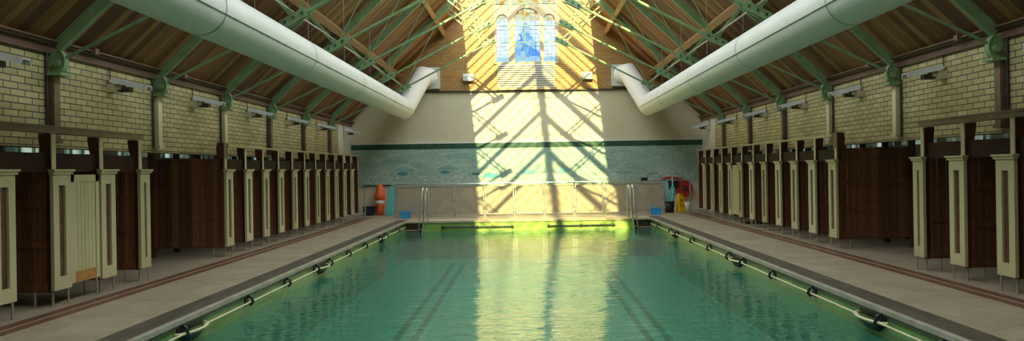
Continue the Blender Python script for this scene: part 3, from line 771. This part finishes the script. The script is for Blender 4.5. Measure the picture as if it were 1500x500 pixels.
for s, nm in ((-1, 'left'), (1, 'right')):
    y2 = 13.2 if s < 0 else 12.95; y1_ = 10.28 if s < 0 else 10.12
    ys2 = [y2 + PIT*i for i in range(12)]
    base = make_cubicle(s)
    newel = make_cubicle(s, newel=True)
    last = make_cubicle(s, header=False, pilaster=False)
    shut = make_cubicle(s, door=True)
    openend = make_cubicle(s, header=False, pw=0.19)
    used = set()
    def put(proto, y, lab, grp):
        if proto.name in used: o = dup(proto, (s*XC, y, 0), lab)
        else:
            o = proto; o.location = (s*XC, y, 0); o['label'] = lab; used.add(proto.name)
        o['group'] = grp; return o
    g2 = 'far row of cubicles, %s side' % nm; g1 = 'near row of cubicles, %s side' % nm
    for i, y in enumerate(ys2):
        if i == 0: put(newel, y, 'dark brown cubicle whose wide planked end panel faces the gap, far row, %s side' % nm, g2)
        elif i == 11: put(last, y, 'plain end partition closing the far row of cubicles beside the end wall, %s side' % nm, g2)
        elif s > 0 and i == 6: put(shut, y, 'cubicle with its cream door shut, far row on the right side', g2)
        else: put(base, y, 'brown cubicle with cream pilaster, %s from the far-row end panel, %s side' % (ORD[i+1], nm), g2)
    for j in range(5):
        y = y1_ - PIT*j
        if j == 0: put(openend, y, 'cubicle end partition with cream pilaster next to the gap, near row, %s side' % nm, g1)
        elif s < 0 and j == 2: put(shut, y, 'cubicle with its cream plank door shut, near row on the left side', g1)
        else: put(base, y, 'brown cubicle with wide cream pilaster, %s from the gap, near row, %s side' % (ORD[j+1], nm), g1)
    if s > 0: pass
    # top rails
    b = MB(); x0, x1 = sorted((s*(XC-0.055), s*(XC+0.06))); b.box(x0, x1, y2 + 0.10, ys2[-1] + 0.06, 2.132, 2.165)
    tag(b.build('top_rail', M['rail_wood'], None), 'pale varnished rail along the tops of the far cubicles, %s side' % nm, 'rail')
    b = MB(); x0, x1 = sorted((s*(XC-0.055), s*(XC+0.07))); b.box(x0, x1, 6.2, y1_ + 0.06, 2.132, 2.20)
    x0, x1 = sorted((s*(XC-0.075), s*(XC+0.09))); b.box(x0, x1, 6.2, y1_ + 0.08, 2.20, 2.225)
    tag(b.build('top_rail', M['rail_dark'], None), 'brown moulded rail along the tops of the near cubicles, %s side' % nm, 'rail')
    # low guard rail at the far end of the row
    r = empty('guard_rail', (s*5.66, 23.75, 0), 'low steel guard rail with one tall post at the end of the cubicles, %s side' % nm, 'guard rail')
    m = MB(); m.tube([(0, 0, 0), (0, 0, 1.08)], 0.022, 8); m.build('post', M['leg'], r)
    m = MB(); m.tube([(0, 0, 0.16), (0, -2.9, 0.16)], 0.016, 8); m.tube([(0, 0, 0.06), (0, -2.9, 0.06)], 0.016, 8); m.build('bar', M['steel'], r)
    for q in (-1.45, -2.9):
        m = MB(); m.tube([(0, q, 0), (0, q, 0.17)], 0.016, 8); m.build('stub_post', M['steel'], r)

# ------------------------------------------------------------------ pool-side grab rails, brackets and overflow bowls
ROPEX, ROPEZ = PX - 0.07, -0.16
hooks = (6.4, 7.55, 9.35, 10.85, 12.35, 13.2, 14.6, 16.1, 17.75, 18.5, 20.2)
for s, nm in ((-1, 'left'), (1, 'right')):
    r = empty('grab_rail', (s*ROPEX, 0, ROPEZ), 'cream grab rail on black brackets along the %s pool wall' % nm, 'grab rail')
    for y0, y1 in ((4.0, 7.62), (7.98, 12.38), (13.15, 17.8), (18.4, 21.3)):
        m = MB(); m.tube([(0, y0, 0), (0, y1, 0)], 0.013, 8); m.build('pipe', M['rope'], r)
    for y in hooks:
        m = MB()
        m.tube([(s*0.07, y, 0.03), (s*0.045, y, 0.085), (-s*0.005, y, 0.07), (-s*0.03, y, 0.0), (-s*0.0, y, -0.035), (s*0.03, y, -0.01)], 0.019, 8)
        m.box(min(s*0.05, s*0.07), max(s*0.05, s*0.07), y-0.05, y+0.05, -0.05, 0.075)
        m.build('bracket', M['black'], r)
    for y, lab in ((7.80, 'nearest'), (12.77, 'second'), (18.1, 'farthest')):
        b = empty('overflow_bowl', (s*PX, y, -0.16), '%s black overflow bowl set in the %s pool wall' % (lab, nm), 'bowl', 'overflow bowls in the pool walls')
        m = MB(); n = 12; rim = [(-s*0.13*math.sin(PI*k/n), 0.33*math.cos(PI*k/n)) for k in range(n+1)]
        vs = [(x, y_, 0) for x, y_ in rim] + [(x*0.35, y_*0.55, -0.12) for x, y_ in rim] 
        m.add(vs, [(k, k+1, k+n+2, k+n+1) for k in range(n)] + [tuple(range(n+1, 2*n+2))], True); m.build('basin', M['black'], b)
        m = MB(); m.tube([(x, y_, 0.0) for x, y_ in rim], 0.018, 6); m.build('lip', M['rope'], b)
        m = MB(); m.box(min(0,-s*0.015), max(0,-s*0.015), -0.28, 0.28, 0.02, 0.10); m.build('slot', M['black'], b)

# grab bars on the far pool wall
for x0, x1, lab in ((-2.75, -0.45, 'left'), (0.6, 2.75, 'right')):
    r = empty('end_grab_bar', ((x0+x1)/2, PY1, -0.2), 'black grab bar on the far pool wall, %s half' % lab, 'grab bar')
    h = (x1-x0)/2
    m = MB(); m.tube([(-h, -0.07, 0), (h, -0.07, 0)], 0.022, 8); m.build('pipe', M['black'], r)
    for q in (-h+0.06, 0, h-0.06):
        m = MB(); m.box(q-0.03, q+0.03, -0.08, 0, -0.04, 0.045); m.build('bracket', M['black'], r)

# ladders
for s, nm in ((-1, 'left'), (1, 'right')):
    r = empty('pool_ladder', (s*3.28, PY1, 0), 'steel pool ladder at the far %s corner steps' % nm, 'ladder')
    for dx, y in ((-0.07, -0.22), (0.09, 0.05)):
        m = MB(); m.tube([(s*(dx-0.03), y+0.34, 0.0 if y > 0 else -0.14), (s*(dx-0.04), y+0.30, 0.90), (s*(dx-0.04), y+0.22, 1.02), (s*(dx-0.03), y+0.10, 1.04), (s*(dx-0.02), y+0.04, 0.95), (s*(dx+0.05), y-0.02, 0.2), (s*(dx+0.16), y-0.06, -0.78)], 0.024, 8)
        m.build('side_rail', M['steel'], r)
    for z in (-0.25, -0.5):
        m = MB(); t = (-z+0.2)/0.98; m.bar((s*(-0.01+0.1*t), -0.25, z), (s*(0.15+0.1*t), 0.02, z), 0.10, 0.025, (0, 0, 1)); m.build('tread', M['steel'], r)

# ------------------------------------------------------------------ barrier in front of the end wall
YR = 23.5
xs = [-4.56 + 1.028*k for k in range(10)]
r = empty('barrier_railing', (0, YR, 0), 'steel barrier with nine beige panels in front of the end wall', 'railing')
m = MB(); m.tube([(xs[0], 0, 1.13), (xs[-1], 0, 1.13)], 0.026, 8); m.build('top_rail', M['steel'], r)
for x in xs:
    m = MB(); m.box(x-0.024, x+0.024, -0.024, 0.024, 0, 1.13)
    for z in (0.2, 0.55, 0.92): m.box(x-0.05, x+0.05, -0.03, 0.0, z-0.03, z+0.03)
    m.build('post', M['leg'], r)
for a, c in zip(xs, xs[1:]):
    m = MB(); m.box(a+0.075, c-0.075, -0.012, 0.012, 0.10, 1.01); p = m.build('panel', M['panel'], r)
    m = MB(); m.frame(a+0.05, c-0.05, 0.075, 1.035, 0.028, -0.018, 0.018); m.build('panel_frame', M['steel'], p)

# ------------------------------------------------------------------ loose things at the far end, left
def tri_board(m, w, h, t, taper=0.0):
    m.prism([(-w/2, 0), (w/2, 0), (w/2 - taper, h), (w/2 - taper - 0.05, h + 0.05), (-w/2 + taper + 0.05, h + 0.05), (-w/2 + taper, h)], -t/2, t/2, 'XZ')
r = empty('rescue_float', (-5.42, 25.02, 0), 'tall orange rescue float with a white band standing against the end wall', 'float')
m = MB()
prof = [(0.10, 0.0), (0.145, 0.03), (0.15, 0.20), (0.145, 0.44), (0.16, 0.50), (0.18, 0.58), (0.215, 0.66), (0.205, 0.74), (0.16, 0.86), (0.14, 0.98), (0.125, 1.06), (0.08, 1.12), (0.01, 1.14)]
m.lathe([(a*0.98, h) for a, h in prof], (0, 0, 0), 'Z', 18); m.build('body', M['orange'], r)
m = MB(); m.lathe([(0.155, 0.42), (0.165, 0.43), (0.172, 0.53), (0.165, 0.54)], (0, 0, 0), 'Z', 18); m.build('band', M['white'], r)
r = empty('storage_tub', (-5.78, 24.9, 0), 'black storage tub on the deck by the orange float', 'tub')
m = MB(); m.prism([(-0.17, 0), (0.17, 0), (0.20, 0.30), (-0.20, 0.30)], -0.16, 0.16, 'XZ'); m.build('body', M['navy'], r, bevel=0.012)
m = MB(); m.box(-0.215, 0.215, -0.18, 0.18, 0.30, 0.335); m.build('lid', M['navy'], r, bevel=0.008)
m = MB(); tri_board(m, 0.30, 1.02, 0.09, 0.06)
o = tag(m.build('foam_float', M['teal'], None, None, 0.01), 'teal foam float board leaning upright at the left end of the barrier', 'float'); o.location = (-5.02, 24.72, 0.004); o.rotation_euler = (math.radians(-8), math.radians(5), 0)
m = MB(); m.tube([(-5.19, 24.85, 0.012), (-5.12, 25.37, 1.0)], 0.014, 6)
tag(m.build('pole', M['lamp_dark']), 'thin dark pole leaning on the wall beside the teal float', 'pole')
b = MB(); b.tube([(-6.1, 25.33, 1.08), (-5.0, 25.33, 1.08)], 0.02, 8)
q = tag(b.build('wall_rail', M['lamp_dark']), 'dark rail on the wall above the black tub', 'rail')
for x in (-5.9, -5.15):
    b = MB(); b.box(x-0.03, x+0.03, 25.33, YF, 1.05, 1.11); b.build('wall_bracket', M['lamp_dark'], q)

def crate(loc, lab, rz):
    r = empty('plastic_crate', loc, lab, 'crate', 'blue crates by the barrier', rz)
    m = MB(); w, d, h = 0.17, 0.12, 0.22
    for z0, z1 in ((0.0, 0.02),): m.box(-w, w, -d, d, z0, z1)
    m.prism([(-w+0.02, 0.0), (w-0.02, 0.0), (w, h), (-w, h)], -d, -d+0.015, 'XZ'); m.prism([(-w+0.02, 0.0), (w-0.02, 0.0), (w, h), (-w, h)], d-0.015, d, 'XZ')
    m.prism([(-w+0.02, 0), (-w+0.035, 0), (-w+0.015, h), (-w, h)], -d, d, 'XZ'); m.prism([(w-0.035, 0), (w-0.02, 0), (w, h), (w-0.015, h)], -d, d, 'XZ')
    m.build('body', M['blue'], r)
    m = MB(); m.frame(-w-0.012, w+0.012, 0, 0, 0, 0, 0) if False else None
    m.box(-w-0.012, w+0.012, -d-0.012, -d+0.012, h-0.025, h); m.box(-w-0.012, w+0.012, d-0.012, d+0.012, h-0.025, h)
    m.box(-w-0.012, -w+0.012, -d, d, h-0.025, h); m.box(w-0.012, w+0.012, -d, d, h-0.025, h); m.build('rim', M['blue'], r)
    for y in (-d, d):
        m = MB(); m.tube([(-0.05, y, h), (-0.04, y, h+0.035), (0.04, y, h+0.035), (0.05, y, h)], 0.01, 6); m.build('handle', M['blue'], r)
crate((-4.16, 23.18, 0), 'blue plastic crate in front of the leftmost barrier panel', 0.1)
crate((4.29, 22.95, 0), 'blue plastic crate in front of the rightmost barrier panel', -0.05)

# ------------------------------------------------------------------ loose things at the far end, right
BX, BY = 4.96, 23.95
r = empty('bin', (BX, BY, 0), 'black round bin holding teal floats to the right of the barrier', 'bin')
m = MB(); m.lathe([(0.15, 0.0), (0.16, 0.01), (0.195, 0.37), (0.18, 0.37), (0.15, 0.03), (0.0, 0.03)], (0, 0, 0), 'Z', 20); m.build('body', M['black'], r)
m = MB(); m.lathe([(0.195, 0.36), (0.21, 0.365), (0.21, 0.395), (0.195, 0.4), (0.182, 0.385), (0.182, 0.36)], (0, 0, 0), 'Z', 20); m.build('rim', M['navy'], r)
for dx, dy, h, w, mt, ry, lab in ((-0.06, 0.03, 1.02, 0.24, 'teal_pale', -3, 'tall pale teal foam float standing in the black bin'),
                              (0.075, 0.06, 0.86, 0.16, 'teal', 5, 'shorter teal foam float standing in the black bin'),
                              (0.05, -0.03, 0.74, 0.12, 'teal_pale', 9, 'narrow pale foam float slanting at the front of the black bin')):
    m = MB(); tri_board(m, w, h, 0.06, 0.02)
    o = tag(m.build('foam_float', M[mt], None, None, 0.008), lab, 'float', 'floats in the black bin'); o.location = (BX+dx, BY+dy, 0.04); o.rotation_euler = (math.radians(-2), math.radians(ry), 0)
# red rescue tube on wall hooks
r = empty('rescue_tube', (5.28, 25.12, 1.17), 'red rescue tube hung level on wall hooks above the bin', 'rescue tube')
m = MB(); m.tube([(-0.36, 0, -0.05), (-0.30, 0, 0.0), (-0.1, 0, 0.03), (0.05, 0, 0.03), (0.25, 0, 0.0), (0.42, 0, -0.03)], [0.025, 0.04, 0.045, 0.045, 0.042, 0.03], 12); m.build('body', M['red'], r)
m = MB()
for x in (-0.2, 0.25): m.tube([(x, 0.25, -0.02), (x, 0.0, -0.09), (x, -0.09, -0.06), (x, -0.1, 0.02)], 0.013, 6)
m.build('hook', M['lamp_dark'], r)
m = MB(); m.tube([(0.03, -0.095, 0.1), (0.03, -0.10, -0.1), (0.06, -0.09, -0.42)], 0.02, 8); m.build('strap', M['white'], r)
m = MB(); m.tube([(0.06, -0.09, -0.40), (0.08, -0.09, -0.52)], 0.03, 8); m.build('clip', M['black'], r)
m = MB(); m.box(-0.14, 0.02, -0.06, 0.0, -0.38, -0.08); m.box(0.1, 0.3, -0.03, 0.03, -0.36, -0.09); m.build('harness', M['black'], r)
# red hose reel
r = empty('hose_reel', (5.78, YF, 0.80), 'red round hose reel with black hub on the end wall', 'hose reel')
m = MB(); m.lathe([(0.30, -0.30), (0.31, -0.29), (0.31, -0.26), (0.22, -0.25), (0.22, -0.13), (0.31, -0.12), (0.31, -0.09), (0.30, -0.08)], (0, 0, 0), 'Y', 28); m.build('drum', M['red'], r)
m = MB(); m.lathe([(0.075, -0.34), (0.09, -0.33), (0.09, -0.29)], (0, 0, 0), 'Y', 14); m.build('hub', M['black'], r)
m = MB(); m.lathe([(0.028, -0.36), (0.028, -0.33)], (0, 0, 0), 'Y', 10); m.build('spindle_cap', M['steel'], r)
m = MB(); m.box(-0.05, 0.05, -0.09, 0, -0.2, 0.2); m.build('wall_bracket', M['lamp_dark'], r)
# yellow wet floor sign
r = empty('wet_floor_sign', (5.28, 23.62, 0), 'yellow folding wet floor sign beside the black bin', 'sign', None, math.radians(28))
def sign_panel(sgn):
    m = MB(); th = math.radians(10)*sgn
    out = [(-0.15, 0.0), (-0.10, 0.0), (-0.09, 0.05), (0.09, 0.05), (0.10, 0.0), (0.15, 0.0), (0.115, 0.58), (0.08, 0.66), (0.05, 0.68)]
    slot = [(0.045, 0.62), (-0.045, 0.62)]
    out += slot + [(-0.05, 0.68), (-0.08, 0.66), (-0.115, 0.58)]
    m.prism(out, -0.012, 0.012, 'XZ')
    m.v = [(x, y*math.cos(th) - (z - 0.68)*math.sin(th), 0.68 + (z - 0.68)*math.cos(th) + y*math.sin(th)) for x, y, z in m.v]
    m.v = [(x, y, z - 0.0) for x, y, z in m.v]
    zmin = min(v[2] for v in m.v); m.v = [(x, y, z - zmin) for x, y, z in m.v]
    return m
sign_panel(1).build('front_panel', M['yellow'], r); sign_panel(-1).build('rear_panel', M['yellow'], r)
m = MB(); m.box(-0.07, 0.07, -0.03, 0.03, 0.635, 0.675); m.build('hinge', M['yellow'], r)
th = math.radians(10)
for z, w, nm_ in ((0.46, 0.05, 'warning_mark'), (0.24, 0.07, 'warning_text')):
    m = MB(); yy = -0.68*math.tan(th) + z*math.tan(th) - 0.0165
    if nm_ == 'warning_mark': m.prism([(-0.05, -0.045), (0.05, -0.045), (0, 0.05)], -0.002, 0.002, 'XZ')
    else:
        for k in range(2): m.box(-w, w, -0.002, 0.002, 0.03 - 0.05*k, 0.045 - 0.05*k)
    m.v = [(x, y*math.cos(th) - zz*math.sin(th)*-1 + yy, zz*math.cos(th) + z) for x, y, zz in m.v]
    m.build(nm_, M['lamp_dark'], r)
r = empty('white_bucket', (5.72, 24.75, 0), 'white plastic bucket on the deck under the hose reel', 'bucket')
m = MB(); m.lathe([(0.12, 0.0), (0.125, 0.01), (0.15, 0.30), (0.14, 0.30), (0.115, 0.02), (0.0, 0.02)], (0, 0, 0), 'Z', 18); m.build('body', M['white'], r)
m = MB(); m.tube([(0.15*math.cos(a), -0.02 - 0.10*math.sin(a), 0.28 - 0.10*math.sin(a)) for a in [PI*k/10 for k in range(11)]], 0.006, 6); m.build('handle', M['leg'], r)
# clamp and wire hoop on the barrier rail
r = empty('wire_hoop', (4.02, YR, 1.156), 'thin wire hoop with black clamp on the barrier top rail', 'hoop')
m = MB(); m.box(-0.11, 0.11, -0.04, 0.04, 0.0, 0.09); m.build('clamp', M['black'], r, bevel=0.008)
m = MB(); m.tube([(0.10, 0, 0.05), (0.13, 0, 0.17), (0.2, 0, 0.22), (0.48, 0, 0.22), (0.55, 0, 0.17), (0.56, 0, 0.02)], 0.010, 6); m.build('wire', M['lamp_dark'], r)

# ------------------------------------------------------------------ light
W = bpy.data.worlds.new('World'); bpy.context.scene.world = W; W.use_nodes = True
bg = W.node_tree.nodes['Background']; bg.inputs[0].default_value = (0.86, 0.94, 1.0, 1); bg.inputs[1].default_value = 6.5
sd = bpy.data.lights.new('sun', 'SUN'); sd.energy = 15.5; sd.angle = math.radians(0.55); sd.color = (1.0, 0.83, 0.36)
so = bpy.data.objects.new('sun', sd); C.objects.link(so); so.location = (0, -10, 20)
so.rotation_euler = Vector((0.05, 1.0, -0.53)).to_track_quat('-Z', 'Y').to_euler()
for s in (-1, 1):        # light portals in the ridge glazing: they only guide sampling of the sky
    pd = bpy.data.lights.new('portal', 'AREA'); pd.shape = 'RECTANGLE'; pd.size = 3.3; pd.size_y = SKY1 - SKY0
    pd.cycles.is_portal = True
    po = bpy.data.objects.new('sky_portal', pd); C.objects.link(po)
    xm = (0.1 + SKX)/2; po.location = (s*xm, (SKY0+SKY1)/2, brd(xm) + LU + 0.1)
    po.rotation_euler = (0, s*math.atan(SL), 0)

# ------------------------------------------------------------------ camera
cd = bpy.data.cameras.new('camera'); cd.sensor_width = 36; cd.sensor_fit = 'HORIZONTAL'; cd.lens = 24.0; cd.clip_end = 200; cd.clip_start = 0.05; cd.shift_x = -21/1500; cd.shift_y = -2/1500
co = bpy.data.objects.new('camera', cd); C.objects.link(co)
th = 0.016
yc = Vector((0.0, 0.0, -1.0))
zc = Vector((-math.sin(th), math.cos(th), 0)); zc = (zc - yc*zc.dot(yc)).normalized(); xc = yc.cross(zc)
R = Matrix((xc, yc, zc)).to_4x4()
co.matrix_world = Matrix.Translation((-0.03, 0, CAMZ)) @ R
sc = bpy.context.scene; sc.camera = co
sc.view_settings.view_transform = 'Standard'; sc.view_settings.look = 'None'; sc.view_settings.gamma = 1; sc.view_settings.exposure = 0.0
sc.view_settings.use_curve_mapping = False
sc.cycles.max_bounces = 10; sc.cycles.diffuse_bounces = 6; sc.cycles.transparent_max_bounces = 12
sc.cycles.caustics_reflective = False; sc.cycles.sample_clamp_indirect = 6.0
